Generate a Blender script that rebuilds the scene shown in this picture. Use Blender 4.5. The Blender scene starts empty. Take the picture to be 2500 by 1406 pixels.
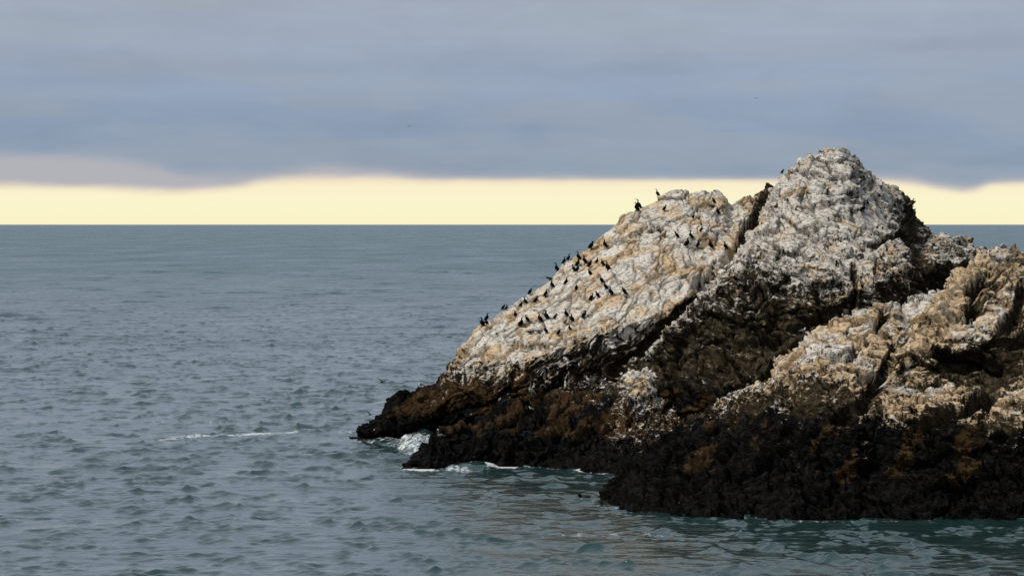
import bpy, math, random
import numpy as np
from mathutils import Vector, Matrix

scene = bpy.context.scene
COL = scene.collection
R = math.radians

# ------------------------------------------------------------------ camera
F = 6000.0          # focal length in photo pixels (photo 2500 x 1406)
CH = 20.0           # eye height above the sea
HOR = 548.0
cam = bpy.data.cameras.new('camera')
cam.sensor_width = 36.0
cam.lens = 36.0 * F / 2500.0
cam.shift_y = -(703.0 - HOR) / 2500.0
cam.clip_start = 1.0
cam.clip_end = 400000.0
co = bpy.data.objects.new('camera', cam)
COL.objects.link(co)
co.location = (0, 0, CH)
co.rotation_euler = (R(90), 0, 0)
scene.camera = co

# ------------------------------------------------------------------ sky and sun
SUN_DIR = Vector((-0.62, -0.22, 0.75)).normalized()     # towards the sun
elev = math.asin(SUN_DIR.z)
azim = math.atan2(SUN_DIR.x, SUN_DIR.y)
world = bpy.data.worlds.new('World')
scene.world = world
world.use_nodes = True
nt = world.node_tree
nt.nodes.clear()

class NT:
    def __init__(s, tree): s.t = tree
    def n(s, typ, **kw):
        nd = s.t.nodes.new(typ)
        for k, v in kw.items():
            if k == 'ins':
                for i, val in v.items():
                    if hasattr(val, 'is_output') or isinstance(val, bpy.types.NodeSocket):
                        s.t.links.new(val, nd.inputs[i])
                    else:
                        nd.inputs[i].default_value = val
            else:
                setattr(nd, k, v)
        return nd
    def math(s, op, a, b=0.0, c=0.0, clamp=False):
        nd = s.n('ShaderNodeMath', operation=op, ins={0: a, 1: b, 2: c}); nd.use_clamp = clamp
        return nd.outputs[0]
    def noise(s, vec, scale, detail=3, rough=0.5, dist=0.0, lac=2.0):
        return s.n('ShaderNodeTexNoise', ins={'Vector': vec, 'Scale': scale, 'Detail': detail, 'Roughness': rough, 'Distortion': dist, 'Lacunarity': lac}).outputs['Fac']
    def mapr(s, v, a, b, c=0.0, d=1.0, smooth=True):
        nd = s.n('ShaderNodeMapRange', ins={0: v, 1: a, 2: b, 3: c, 4: d})
        nd.interpolation_type = 'SMOOTHSTEP' if smooth else 'LINEAR'
        return nd.outputs[0]
    def mix(s, f, a, b, mode='MIX'):
        nd = s.n('ShaderNodeMix', data_type='RGBA', blend_type=mode)
        for i, v in ((0, f), (6, a), (7, b)):
            if isinstance(v, bpy.types.NodeSocket): s.t.links.new(v, nd.inputs[i])
            elif i == 0: nd.inputs[0].default_value = v
            else: nd.inputs[i].default_value = (v[0], v[1], v[2], 1)
        return nd.outputs[2]
    def mapping(s, vec, scale=(1, 1, 1), rot=(0, 0, 0), loc=(0, 0, 0)):
        return s.n('ShaderNodeMapping', ins={'Vector': vec, 'Scale': scale, 'Rotation': rot, 'Location': loc}).outputs[0]

W = NT(nt)
tc = W.n('ShaderNodeTexCoord').outputs['Generated']
sep = W.n('ShaderNodeSeparateXYZ', ins={0: tc})
zz = sep.outputs[2]
skyt = W.n('ShaderNodeTexSky', sky_type='NISHITA')
skyt.sun_disc = False
skyt.sun_elevation = elev
skyt.sun_rotation = azim
nish = W.n('ShaderNodeVectorMath', operation='SCALE', ins={0: skyt.outputs[0], 'Scale': 0.07}).outputs[0]
# elevation in degrees (small angles), layered clouds
el = W.math('MULTIPLY', W.math('ARCSINE', zz), 57.2958)
lay = W.mapping(tc, scale=(1.0, 1.0, 7.0))
n1 = W.noise(lay, 7.0, 4, 0.5)
n2 = W.noise(W.mapping(tc, scale=(1, 1, 5)), 22.0, 5, 0.55)
n3 = W.noise(W.mapping(tc, scale=(1, 1, 9)), 3.0, 3, 0.5)
# the deck's ragged lower edge and the paler fringe above it, by bearing
bear = W.math('MULTIPLY', W.math('DIVIDE', sep.outputs[0], W.math('MAXIMUM', sep.outputs[1], 0.05)), 6000.0)
def curve(pts):
    nd = W.n('ShaderNodeFloatCurve', ins={'Value': W.mapr(bear, -1250.0, 1250.0, 0.0, 1.0, False)})
    c = nd.mapping.curves[0]
    pts = [(px / 2500.0, (HOR - py) / 200.0) for px, py in pts]
    while len(c.points) < len(pts): c.points.new(0.5, 0.5)
    for q, (x, y) in zip(c.points, pts): q.location = (x, y)
    nd.mapping.update()
    return W.math('MULTIPLY', nd.outputs[0], 200.0 / 6000.0 * 57.2958)
e1 = curve([(0, 456), (200, 461), (450, 471), (560, 462), (680, 442), (840, 441), (1000, 441), (1300, 445), (1700, 443), (2150, 447), (2300, 464), (2360, 470), (2430, 453), (2500, 450)])
e2 = curve([(0, 376), (220, 384), (380, 404), (450, 420), (600, 424), (720, 415), (800, 405), (900, 412), (1020, 422), (1300, 426), (1700, 432), (2200, 436), (2340, 455), (2420, 440), (2500, 436)])
wob = W.math('ADD', W.math('MULTIPLY', W.math('SUBTRACT', n1, 0.5), 0.07), W.math('MULTIPLY', W.math('SUBTRACT', n2, 0.5), 0.24))
ed1 = W.math('SUBTRACT', W.math('ADD', el, wob), e1)
ed2 = W.math('SUBTRACT', W.math('ADD', el, wob), e2)
def ramp(v, stops, interp='EASE'):
    nd = W.n('ShaderNodeValToRGB', ins={0: v})
    cr = nd.color_ramp
    cr.interpolation = interp
    while len(cr.elements) < len(stops): cr.elements.new(0.5)
    for e, (p, c) in zip(cr.elements, stops):
        e.position = p; e.color = (c[0], c[1], c[2], 1)
    return nd.outputs[0]
# clear strip of light under the cloud deck
strip = ramp(W.math('DIVIDE', el, 1.4), [(0.0, (1.0, 0.93, 0.60)), (0.35, (1.0, 0.95, 0.64)), (0.6, (1.0, 0.91, 0.62)), (0.85, (0.98, 0.80, 0.58))], 'LINEAR')
deck = ramp(W.math('DIVIDE', el, 40.0), [(0.0, (0.275, 0.352, 0.445)), (0.055, (0.265, 0.34, 0.465)), (0.085, (0.30, 0.37, 0.495)), (0.125, (0.37, 0.42, 0.52)), (0.30, (0.33, 0.38, 0.45)), (1.0, (0.36, 0.40, 0.47))], 'LINEAR')
puff = W.noise(W.mapping(tc, scale=(1, 1, 3.2)), 26.0, 6, 0.6, 0.4)
band = W.math('MULTIPLY', W.math('SUBTRACT', W.noise(W.mapping(tc, scale=(1, 1, 12), rot=(0, R(1.2), 0)), 5.0, 4, 0.45), 0.5), 0.32)
deck = W.n('ShaderNodeVectorMath', operation='SCALE', ins={0: deck, 'Scale': W.math('ADD', W.math('ADD', 1.0, band), W.math('MULTIPLY', W.math('SUBTRACT', puff, 0.5), 0.24))}).outputs[0]
tint = W.noise(W.mapping(tc, scale=(1, 1, 6)), 9.0, 4, 0.55)
deck = W.mix(W.mapr(tint, 0.42, 0.62, 0.0, 0.35), deck, (0.36, 0.41, 0.46))
warm = W.mix(W.mapr(ed1, -0.02, 0.20), (0.78, 0.69, 0.58), (0.455, 0.455, 0.50))
cl = W.mix(W.mapr(ed2, -0.22, 0.16), warm, deck)
cov = W.mapr(ed1, -0.12, 0.09)
sky_c = W.mix(cov, strip, cl)
below = W.mapr(el, -1.0, -0.2, 0.0, 1.0)
sky_c = W.mix(below, (0.10, 0.14, 0.16), sky_c)
fin = W.mix(0.06, sky_c, nish)
bg = W.n('ShaderNodeBackground', ins={'Color': fin, 'Strength': 1.0})
outw = W.n('ShaderNodeOutputWorld', ins={0: bg.outputs[0]})

sl = bpy.data.lights.new('sun', 'SUN')
sl.energy = 2.8
sl.angle = R(8)
sl.color = (1.0, 0.93, 0.82)
so = bpy.data.objects.new('sun', sl)
COL.objects.link(so)
so.rotation_euler = SUN_DIR.to_track_quat('Z', 'Y').to_euler()
scene.view_settings.view_transform = 'Standard'
scene.view_settings.look = 'None'
scene.view_settings.exposure = 0.0
scene.view_settings.gamma = 1.0

# ------------------------------------------------------------------ numpy noise
def _hash(ix, iy, iz, seed):
    h = (ix.astype(np.uint32) * np.uint32(73856093)) ^ (iy.astype(np.uint32) * np.uint32(19349663)) ^ (iz.astype(np.uint32) * np.uint32(83492791)) ^ np.uint32((seed * 2654435761) & 0xffffffff)
    h ^= h >> np.uint32(15); h *= np.uint32(2246822519); h ^= h >> np.uint32(13); h *= np.uint32(3266489917); h ^= h >> np.uint32(16)
    return h
def perlin(P, seed=0):
    I = np.floor(P).astype(np.int64); f = (P - I).astype(np.float32)
    u = f * f * f * (f * (f * 6 - 15) + 10)
    out = np.zeros(len(P), np.float32)
    for dx in (0, 1):
        wx = u[:, 0] if dx else 1 - u[:, 0]
        for dy in (0, 1):
            wy = u[:, 1] if dy else 1 - u[:, 1]
            for dz in (0, 1):
                wz = u[:, 2] if dz else 1 - u[:, 2]
                h = _hash(I[:, 0] + dx, I[:, 1] + dy, I[:, 2] + dz, seed)
                gx = (h & np.uint32(1023)).astype(np.float32) / 511.5 - 1
                gy = ((h >> np.uint32(10)) & np.uint32(1023)).astype(np.float32) / 511.5 - 1
                gz = ((h >> np.uint32(20)) & np.uint32(1023)).astype(np.float32) / 511.5 - 1
                out += wx * wy * wz * (gx * (f[:, 0] - dx) + gy * (f[:, 1] - dy) + gz * (f[:, 2] - dz))
    return out
def fbm(P, o=4, seed=0, g=0.5):
    s = np.zeros(len(P), np.float32); a = 1.0; t = 0
    for i in range(o):
        s += a * perlin(P * (2.03 ** i), seed + i); t += a; a *= g
    return s / t
def ridged(P, o=4, seed=0, g=0.5):
    s = np.zeros(len(P), np.float32); a = 1.0; t = 0
    for i in range(o):
        s += a * (1 - 2.2 * np.abs(perlin(P * (2.03 ** i), seed + i))); t += a; a *= g
    return s / t
def voronoi(P, seed=0):
    """distance to nearest / second nearest cell, cell value, and a random plane per cell (facets)"""
    I = np.floor(P).astype(np.int64); f = (P - I).astype(np.float32)
    d1 = np.full(len(P), 9.0, np.float32); d2 = d1.copy(); cid = np.zeros(len(P), np.float32); tl = cid.copy()
    for dx in (-1, 0, 1):
        for dy in (-1, 0, 1):
            for dz in (-1, 0, 1):
                h = _hash(I[:, 0] + dx, I[:, 1] + dy, I[:, 2] + dz, seed)
                ox = dx + (h & np.uint32(1023)).astype(np.float32) / 1023 - f[:, 0]
                oy = dy + ((h >> np.uint32(10)) & np.uint32(1023)).astype(np.float32) / 1023 - f[:, 1]
                oz = dz + ((h >> np.uint32(20)) & np.uint32(1023)).astype(np.float32) / 1023 - f[:, 2]
                d = np.sqrt(ox * ox + oy * oy + oz * oz)
                c = (h >> np.uint32(5) & np.uint32(255)).astype(np.float32) / 255
                g = h * np.uint32(2654435761)
                t = ox * ((g & np.uint32(255)).astype(np.float32) / 127.5 - 1) + oy * ((g >> np.uint32(8) & np.uint32(255)).astype(np.float32) / 127.5 - 1) + oz * ((g >> np.uint32(16) & np.uint32(255)).astype(np.float32) / 127.5 - 1)
                nr = d < d1
                d2 = np.where(nr, d1, np.minimum(d2, d)); cid = np.where(nr, c, cid); tl = np.where(nr, t, tl); d1 = np.where(nr, d, d1)
    return d1, d2, cid, tl
def sstep(x, a, b):
    t = np.clip((x - a) / (b - a), 0, 1); return t * t * (3 - 2 * t)

def mesh_from(name, V, Fq, smooth=True):
    me = bpy.data.meshes.new(name)
    me.vertices.add(len(V)); me.vertices.foreach_set('co', V.astype(np.float32).ravel())
    nf = len(Fq)
    me.loops.add(nf * 4); me.loops.foreach_set('vertex_index', Fq.astype(np.int32).ravel())
    me.polygons.add(nf)
    me.polygons.foreach_set('loop_start', np.arange(nf, dtype=np.int32) * 4)
    me.polygons.foreach_set('use_smooth', np.full(nf, smooth, bool))
    me.update(calc_edges=True)
    return me
def add_attr(me, nm, A):
    a = me.attributes.new(nm, 'FLOAT', 'POINT'); a.data.foreach_set('value', A.astype(np.float32).ravel())
def grid_faces(nc, nr, off=0, flip=False):
    i = np.arange(nc - 1)[:, None] * nr + np.arange(nr - 1)[None, :]
    q = np.stack([i, i + nr, i + nr + 1, i + 1], -1).reshape(-1, 4) + off
    return q[:, ::-1] if flip else q

def dw(py): return F * CH / (py - HOR)        # distance of a waterline point
def zat(py, D): return CH - (py - HOR) / F * D

# ------------------------------------------------------------------ rock masses
# every mass is a loft of rows; a row is a list of stations (bearing, level, distance, guano)
WB = None
def wl(*pts, g=0.0): return [(px, py, dw(py), g) for px, py in pts]
A = dict(seed=1, strata=(0.70, 0.15, -0.70), px=(860, 1960), back=1.0, rows=[
 wl((860, 1080), (876, 1074), (960, 1073), (1040, 1066), (1100, 1085), (1250, 1100), (1960, 1110)),
 [(860, 1078, 228, 0), (880, 1066, 228.5, 0), (960, 1045, 227, 0), (1040, 1020, 225, 0), (1100, 965, 222, .1), (1200, 935, 220, .15), (1300, 935, 219, .15), (1400, 915, 218.6, .3), (1500, 890, 218.2, .3), (1560, 870, 218.4, .3), (1700, 880, 220, .2), (1960, 900, 223, 0)],
 [(860, 1078, 228.5, 0), (880, 1050, 229, 0), (940, 1010, 229, 0), (1000, 975, 228.5, 0), (1060, 945, 227, .05), (1120, 885, 224.5, .75), (1200, 880, 221.5, .85), (1300, 868, 219.5, .9), (1400, 838, 218.5, .95), (1480, 795, 218, 1), (1560, 785, 218.5, 1), (1650, 745, 219.5, 1), (1720, 700, 222, 1), (1800, 640, 224, 1), (1960, 650, 228, .9)],
 [(860, 1078, 229, 0), (880, 1046, 229.5, 0), (940, 1003, 230, 0), (1000, 965, 230, 0), (1070, 935, 229, 0), (1130, 850, 227, .8), (1200, 820, 226, .9), (1300, 780, 226, 1), (1400, 720, 226.5, 1), (1500, 660, 227, 1), (1600, 610, 228, 1), (1700, 570, 230, 1), (1800, 560, 232, .95), (1960, 600, 235, .8)],
 [(860, 1078, 229.5, 0), (878, 1045, 230, 0), (895, 1030, 230.5, 0), (925, 1014, 231, 0), (940, 995, 231, 0), (975, 962, 231.5, 0), (1010, 952, 231.5, 0), (1040, 946, 231.5, 0), (1068, 932, 231.5, 0), (1085, 905, 231.5, .1), (1105, 880, 231, .3), (1120, 855, 231, .6), (1145, 835, 231.5, .8), (1160, 797, 231.5, .9), (1190, 778, 232, 1), (1230, 750, 232.5, 1), (1290, 718, 233, 1), (1345, 672, 234, 1), (1370, 640, 234.5, 1), (1400, 624, 235, 1), (1450, 592, 236, 1), (1490, 558, 237, 1), (1530, 520, 238, 1), (1580, 492, 239, 1), (1620, 472, 240, 1), (1650, 462, 240, 1), (1705, 463, 240, 1), (1730, 458, 240, 1), (1755, 458, 240, 1), (1772, 470, 240, 1), (1779, 500, 240, .9), (1800, 490, 240.5, .9), (1830, 482, 241, .6), (1850, 470, 241, .2), (1870, 446, 241, .1), (1900, 425, 241, .2), (1960, 420, 241, .5)],
])
A2 = dict(seed=2, strata=(0.70, 0.15, -0.70), px=(982, 1760), back=0.8, rows=[
 wl((982, 1144), (1000, 1141), (1100, 1142), (1200, 1136), (1300, 1139), (1400, 1146), (1500, 1156), (1760, 1170)),
 [(982, 1142, 203, 0), (1010, 1125, 203, 0), (1050, 1105, 204, 0), (1150, 1095, 204.5, 0), (1300, 1085, 204.5, 0), (1500, 1100, 202, 0), (1760, 1110, 199, 0)],
 [(982, 1142, 203.5, 0), (1010, 1118, 204, 0), (1040, 1080, 205.5, 0), (1080, 1070, 207, 0), (1150, 1040, 209, 0), (1250, 1000, 211, 0), (1350, 990, 211, 0), (1450, 985, 210, 0), (1540, 955, 209.5, .55), (1620, 985, 209, .3), (1700, 1050, 206, .05), (1760, 1100, 203, 0)],
 [(982, 1142, 204, 0), (1000, 1128, 204.5, 0), (1020, 1102, 205.5, 0), (1042, 1070, 207, 0), (1080, 1062, 209, 0), (1150, 1020, 213, 0), (1250, 975, 216, 0), (1350, 955, 217, .05), (1450, 935, 217, .15), (1505, 925, 215, .15), (1528, 893, 213, .9), (1565, 898, 212, 1), (1600, 908, 211.5, .9), (1622, 940, 211, .7), (1655, 990, 210, .5), (1690, 1045, 207, .1), (1760, 1100, 204, 0)],
])
B = dict(seed=3, strata=(0.48, 0.15, 0.86), px=(1520, 2560), back=1.0, rows=[
 wl((1520, 1110), (1700, 1130), (2100, 1150), (2560, 1120)),
 [(1520, 905, 213, 0), (1600, 940, 210.5, .04), (1700, 985, 207, .03), (1850, 985, 204, .03), (2000, 920, 206, .03), (2200, 820, 212, .2), (2400, 720, 220, .1), (2560, 760, 226, 0)],
 [(1520, 900, 214, .1), (1600, 880, 213.3, 0.08), (1700, 850, 212, .10), (1850, 800, 212.2, .14), (2000, 790, 212.2, .18), (2100, 770, 213, .28), (2200, 740, 215.5, .4), (2300, 690, 224, .25), (2400, 640, 230, .2), (2560, 700, 234, 0)],
 [(1520, 896, 214, .4), (1570, 872, 213.5, .6), (1620, 820, 213.5, .45), (1700, 745, 215, .45), (1760, 690, 216, .5), (1820, 650, 216, .6), (1900, 655, 215.5, .65), (2000, 700, 214, .65), (2100, 695, 214.5, .65), (2200, 660, 217, .5), (2300, 640, 223, .45), (2400, 622, 231, .4), (2560, 680, 235, 0)],
 [(1520, 893, 214.5, .5), (1570, 868, 214.2, .8), (1620, 812, 214.8, .8), (1700, 733, 217, .7), (1770, 660, 219, .7), (1830, 590, 221, 1), (1900, 560, 222, 1), (2000, 550, 222, 1), (2100, 560, 222.5, .95), (2200, 580, 225, .7), (2280, 600, 231, .5), (2400, 612, 235, .6), (2560, 670, 238, .3)],
 [(1520, 892, 215, .5), (1570, 866, 215, .85), (1600, 832, 215.5, .9), (1640, 790, 217, .9), (1700, 728, 219, .9), (1742, 688, 221, .9), (1770, 655, 222.5, 1), (1800, 618, 224, 1), (1820, 590, 225.5, 1), (1850, 530, 228, 1), (1880, 468, 230, .9), (1905, 428, 231, .8), (1950, 392, 231.5, .8), (1985, 372, 232, .9), (2020, 360, 232, 1), (2050, 361, 232, 1), (2075, 372, 232, .9), (2100, 395, 232.5, .8), (2125, 425, 233, .9), (2165, 448, 234, .9), (2205, 468, 236, .6), (2225, 490, 237, .4), (2245, 522, 238, .4), (2262, 552, 239, .4), (2280, 568, 240, .7), (2300, 568, 240, .7), (2345, 578, 240, .7), (2375, 592, 240, .5), (2398, 606, 240, .4), (2450, 630, 240, .3), (2560, 660, 240, .3)],
])
S = dict(seed=4, strata=(0.35, 0.1, 0.9), px=(2080, 2480), back=0.6, rows=[
 [(2080, 950, 188, .5), (2480, 900, 190, .5)],
 [(2080, 830, 197, .8), (2200, 850, 193, .7), (2300, 800, 196, .9), (2400, 750, 200, .9), (2480, 740, 203, .8)],
 [(2080, 760, 206, .8), (2130, 745, 207, .5), (2200, 735, 210, .8), (2300, 702, 213, .9), (2400, 640, 216, .8), (2480, 640, 217, .6)],
])
C1 = dict(seed=5, strata=(0.45, 0.15, 0.85), px=(1415, 2520), back=0.9, rows=[
 wl((1415, 1224), (1425, 1225), (1500, 1237), (1540, 1249), (1620, 1257), (1700, 1263), (1800, 1267), (2000, 1269), (2520, 1262)),
 [(1415, 1222, 178.5, 0), (1500, 1205, 177, 0), (1560, 1190, 175, 0), (1700, 1170, 173, 0), (2000, 1160, 171, 0), (2520, 1150, 173, 0)],
 [(1415, 1222, 179, 0), (1500, 1178, 179, 0), (1560, 1120, 181, 0), (1620, 1070, 182, 0), (1750, 1050, 181, 0), (1900, 1030, 177, .05), (2000, 1030, 175, .1), (2100, 1030, 174, .15), (2250, 1050, 175, .1), (2520, 1050, 178, 0)],
 [(1415, 1222, 179.5, 0), (1500, 1165, 180, 0), (1560, 1095, 183, 0), (1640, 1050, 185, .1), (1750, 1015, 186, .25), (1830, 980, 184, .35), (1900, 930, 181, .55), (2000, 900, 179, .75), (2100, 890, 179.5, .9), (2200, 930, 181, .7), (2300, 950, 183, .5), (2520, 1000, 184, 0)],
 [(1415, 1222, 180, 0), (1448, 1206, 180, 0), (1478, 1188, 181, 0), (1500, 1155, 182, 0), (1535, 1112, 184, 0), (1580, 1062, 187, .2), (1640, 1042, 189, .15), (1700, 1005, 191, .3), (1780, 976, 192, .5), (1850, 938, 192, .7), (1890, 905, 191, .8), (1920, 860, 191, .95), (1950, 828, 192, 1), (2000, 792, 193, 1), (2060, 776, 195, 1), (2110, 756, 197, 1), (2145, 735, 199, 1), (2175, 745, 199, .9), (2220, 790, 197, .8), (2300, 860, 193, .7), (2400, 950, 190, .3), (2520, 1000, 190, 0)],
])
C2 = dict(seed=6, strata=(0.30, 0.15, 0.93), px=(2080, 3050), back=1.0, rows=[
 wl((2080, 1264), (2300, 1268), (2500, 1268), (2700, 1262), (2850, 1240), (3050, 1190)),
 [(2080, 1150, 172, 0), (2300, 1160, 170, 0), (2500, 1160, 169, 0), (2700, 1150, 172, 0), (2850, 1140, 180, 0), (3050, 1180, 190, 0)],
 [(2080, 1040, 175, .1), (2200, 1035, 174, .2), (2340, 1045, 173, .1), (2420, 1060, 172.5, .2), (2500, 1040, 172, .25), (2700, 1000, 176, .1), (2850, 1050, 184, 0), (3050, 1180, 191, 0)],
 [(2080, 1034, 177, .3), (2140, 1010, 177, .6), (2220, 995, 176, .75), (2330, 962, 177, .8), (2390, 1000, 175, .6), (2440, 985, 175, .8), (2500, 955, 176, .8), (2700, 920, 181, .3), (2850, 1020, 188, 0), (3050, 1175, 192, 0)],
 [(2080, 1033, 179, .2), (2140, 960, 181, .35), (2220, 920, 182, .5), (2330, 905, 183.5, .1), (2400, 925, 182.5, .05), (2500, 900, 182, .2), (2700, 860, 186, .2), (2850, 1000, 190, 0), (3050, 1172, 193, 0)],
 [(2080, 1032, 179.5, .2), (2130, 950, 182, .5), (2200, 870, 183, .6), (2300, 820, 184, .8), (2400, 830, 183, .7), (2500, 800, 184, .6), (2700, 780, 190, .4), (2850, 980, 192, 0), (3050, 1172, 194, 0)],
 [(2080, 1031, 180, .2), (2120, 960, 182.5, .5), (2170, 880, 186, .8), (2240, 790, 190, 1), (2300, 720, 193, 1), (2360, 680, 195, .9), (2420, 690, 196, .7), (2500, 700, 197, .7), (2700, 720, 200, .5), (2850, 970, 198, 0), (3050, 1171, 195, 0)],
 [(2080, 1030, 180.5, .2), (2100, 985, 182, .5), (2140, 915, 185, .7), (2180, 865, 188, 1), (2230, 792, 192, 1), (2270, 745, 195, 1), (2320, 690, 198, 1), (2360, 648, 200, 1), (2395, 615, 202, .8), (2415, 597, 203, .8), (2440, 588, 204, .9), (2475, 592, 205, .9), (2500, 612, 206, .9), (2550, 660, 206, .8), (2700, 700, 206, .6), (2850, 960, 202, 0), (3050, 1170, 196, 0)],
])

A['carve'] = [([(1905, 425), (1850, 515), (1812, 592), (1762, 660), (1695, 732), (1635, 795), (1560, 866), (1500, 900)], 22, 1.3),
    ([(1560, 562), (1585, 552), (1612, 543)], 9, 0.7), ([(1425, 790), (1440, 760), (1462, 738)], 7, 0.35), ([(1690, 700), (1730, 670), (1745, 640)], 9, 0.6),
    ([(1400, 828), (1450, 800), (1470, 805)], 12, 0.8), ([(1480, 640), (1520, 610), (1560, 600)], 7, 0.4), ([(1240, 830), (1290, 850), (1330, 835)], 9, 0.4)]
B['carve'] = [([(2235, 540), (2235, 590), (2260, 650), (2300, 700)], 26, 0.9), ([(2130, 600), (2190, 570), (2230, 560)], 12, 0.7), ([(2085, 640), (2090, 700), (2080, 780)], 9, 0.5),
    ([(2080, 720), (2000, 765), (1900, 800), (1800, 850)], 13, -0.8), ([(1990, 820), (1920, 870), (1850, 930)], 15, -0.9), ([(1730, 850), (1780, 880), (1800, 920)], 10, -0.6),
    ([(1850, 720), (1900, 760), (1890, 830)], 26, 0.9), ([(1700, 800), (1660, 850), (1640, 920)], 22, 0.8), ([(2150, 700), (2180, 740)], 18, 0.9), ([(1900, 470), (1870, 520), (1840, 560)], 10, 0.4),
    ([(1960, 470), (2040, 480), (2100, 470)], 12, 0.5), ([(2020, 560), (2100, 620), (2180, 650)], 8, 0.4)]
C1['carve'] = [([(2185, 860), (2150, 930), (2110, 985), (2050, 1020)], 20, 1.1), ([(2070, 860), (2095, 835), (2120, 830)], 10, 0.7), ([(2140, 800), (2165, 770), (2170, 750)], 16, 1.0),
    ([(1980, 930), (2030, 950), (2060, 930)], 16, 0.6), ([(1560, 1190), (1640, 1110), (1700, 1070)], 12, 0.9), ([(1700, 1190), (1800, 1160), (1900, 1090), (2000, 1050)], 14, 1.0),
    ([(1640, 1200), (1700, 1120), (1760, 1090)], 16, -0.6), ([(1980, 1170), (2080, 1140), (2200, 1120)], 12, -0.6)]
C2['carve'] = [([(2440, 680), (2400, 672), (2372, 700)], 24, 1.5), ([(2330, 770), (2380, 750), (2390, 730)], 22, 1.2), ([(2260, 850), (2330, 890), (2390, 880), (2440, 900)], 24, 1.5),
    ([(2440, 800), (2480, 760), (2500, 700)], 20, 1.2), ([(2240, 1040), (2320, 1005), (2400, 985), (2430, 960)], 20, 1.3), ([(2430, 1060), (2480, 1035), (2560, 1010)], 18, 1.1),
    ([(2160, 930), (2230, 950), (2290, 930)], 12, 0.7), ([(2240, 820), (2290, 770), (2350, 660)], 10, -0.5), ([(2400, 850), (2440, 830), (2520, 840)], 10, 0.7),
    ([(2200, 1140), (2300, 1110), (2420, 1090), (2520, 1100)], 14, 0.9)]
A2['carve'] = [([(1060, 1090), (1200, 1080), (1350, 1060)], 10, -0.5), ([(1200, 1060), (1280, 1000), (1330, 960)], 12, 0.8), ([(1400, 1090), (1470, 1010), (1500, 960)], 12, 0.7), ([(1640, 960), (1665, 1000), (1680, 1040)], 8, 0.4)]
def build_mass(M, seed_off=0):
    p0, p1 = M['px']
    nc = int((p1 - p0) / 2.1)
    U = np.linspace(p0, p1, nc)
    PY = []; DD = []; GG = []
    for row in M['rows']:
        a = np.array(row, float)
        PY.append(np.interp(U, a[:, 0], a[:, 1])); DD.append(np.interp(U, a[:, 0], a[:, 2])); GG.append(np.interp(U, a[:, 0], a[:, 3]))
    Z = [CH - (p - HOR) / F * d for p, d in zip(PY, DD)]
    zr = Z[-1]; dr = DD[-1]; gr = GG[-1]; b = M['back']
    # below the water in front, and the far side rolling down behind
    Z = [Z[0] - 3.0] + Z; DD = [DD[0] - 1.2] + DD; GG = [GG[0]] + GG
    h = np.maximum(zr, 0.2)
    for fz, fd in ((0.97, .06), (0.85, .22), (0.6, .45), (0.25, .75)):
        Z.append(zr - (1 - fz) * h); DD.append(dr + fd * h * b + 0.5 * (fd > 0)); GG.append(gr * (0.9 if fz > .5 else .2))
    Z.append(np.full(nc, -3.0)); DD.append(dr + h * b + 1.5); GG.append(gr * 0)
    Z = np.array(Z).T; DD = np.array(DD).T; GG = np.array(GG).T          # nc x K
    dens = np.concatenate([[.5], np.ones(len(M['rows']) - 1), [1.0, .7, .4, .25, .2]])
    seg = np.sqrt(np.diff(Z, axis=1) ** 2 + np.diff(DD, axis=1) ** 2) * dens[None, :]
    # one shared number of rows, each column sampled evenly by length; lengths smoothed so neighbours agree
    cum = np.concatenate([np.zeros((nc, 1)), np.cumsum(seg + 0.02, axis=1)], axis=1)
    mx = np.percentile(cum[:, -1], 90)
    nr = int(mx / 0.085)
    tt = np.linspace(0, 1, nr)
    ZO = np.empty((nc, nr)); DO = np.empty((nc, nr)); GO = np.empty((nc, nr))
    for i in range(nc):
        c = cum[i] / cum[i, -1]
        ZO[i] = np.interp(tt, c, Z[i]); DO[i] = np.interp(tt, c, DD[i]); GO[i] = np.interp(tt, c, GG[i])
    # soften the control polygon
    k = np.exp(-0.5 * (np.arange(-9, 10) / 4.0) ** 2); k /= k.sum()
    for arr in (ZO, DO, GO):
        pad = np.pad(arr, ((0, 0), (9, 9)), mode='edge')
        arr[:] = sum(k[j] * pad[:, j:j + nr] for j in range(19))
        pad = np.pad(arr, ((4, 4), (0, 0)), mode='edge')
        arr[:] = sum(k[j + 5] * pad[j:j + nc, :] for j in range(9)) / k[5:14].sum()
    X = (U[:, None] - 1250.0) / F * DO
    P = np.stack([X, DO, ZO], -1)
    return P, GO

def vnormals(P):
    du = np.gradient(P, axis=0); dv = np.gradient(P, axis=1)
    n = np.cross(du, dv)
    l = np.linalg.norm(n, axis=-1, keepdims=True)
    return n / np.maximum(l, 1e-9)

def strata_basis(s):
    s = np.array(s, float); s /= np.linalg.norm(s)
    a = np.cross(s, (0, 1, 0)); a /= np.linalg.norm(a); b = np.cross(s, a)
    return np.stack([a, b, s])      # rows: in-plane, in-plane, across

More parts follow.
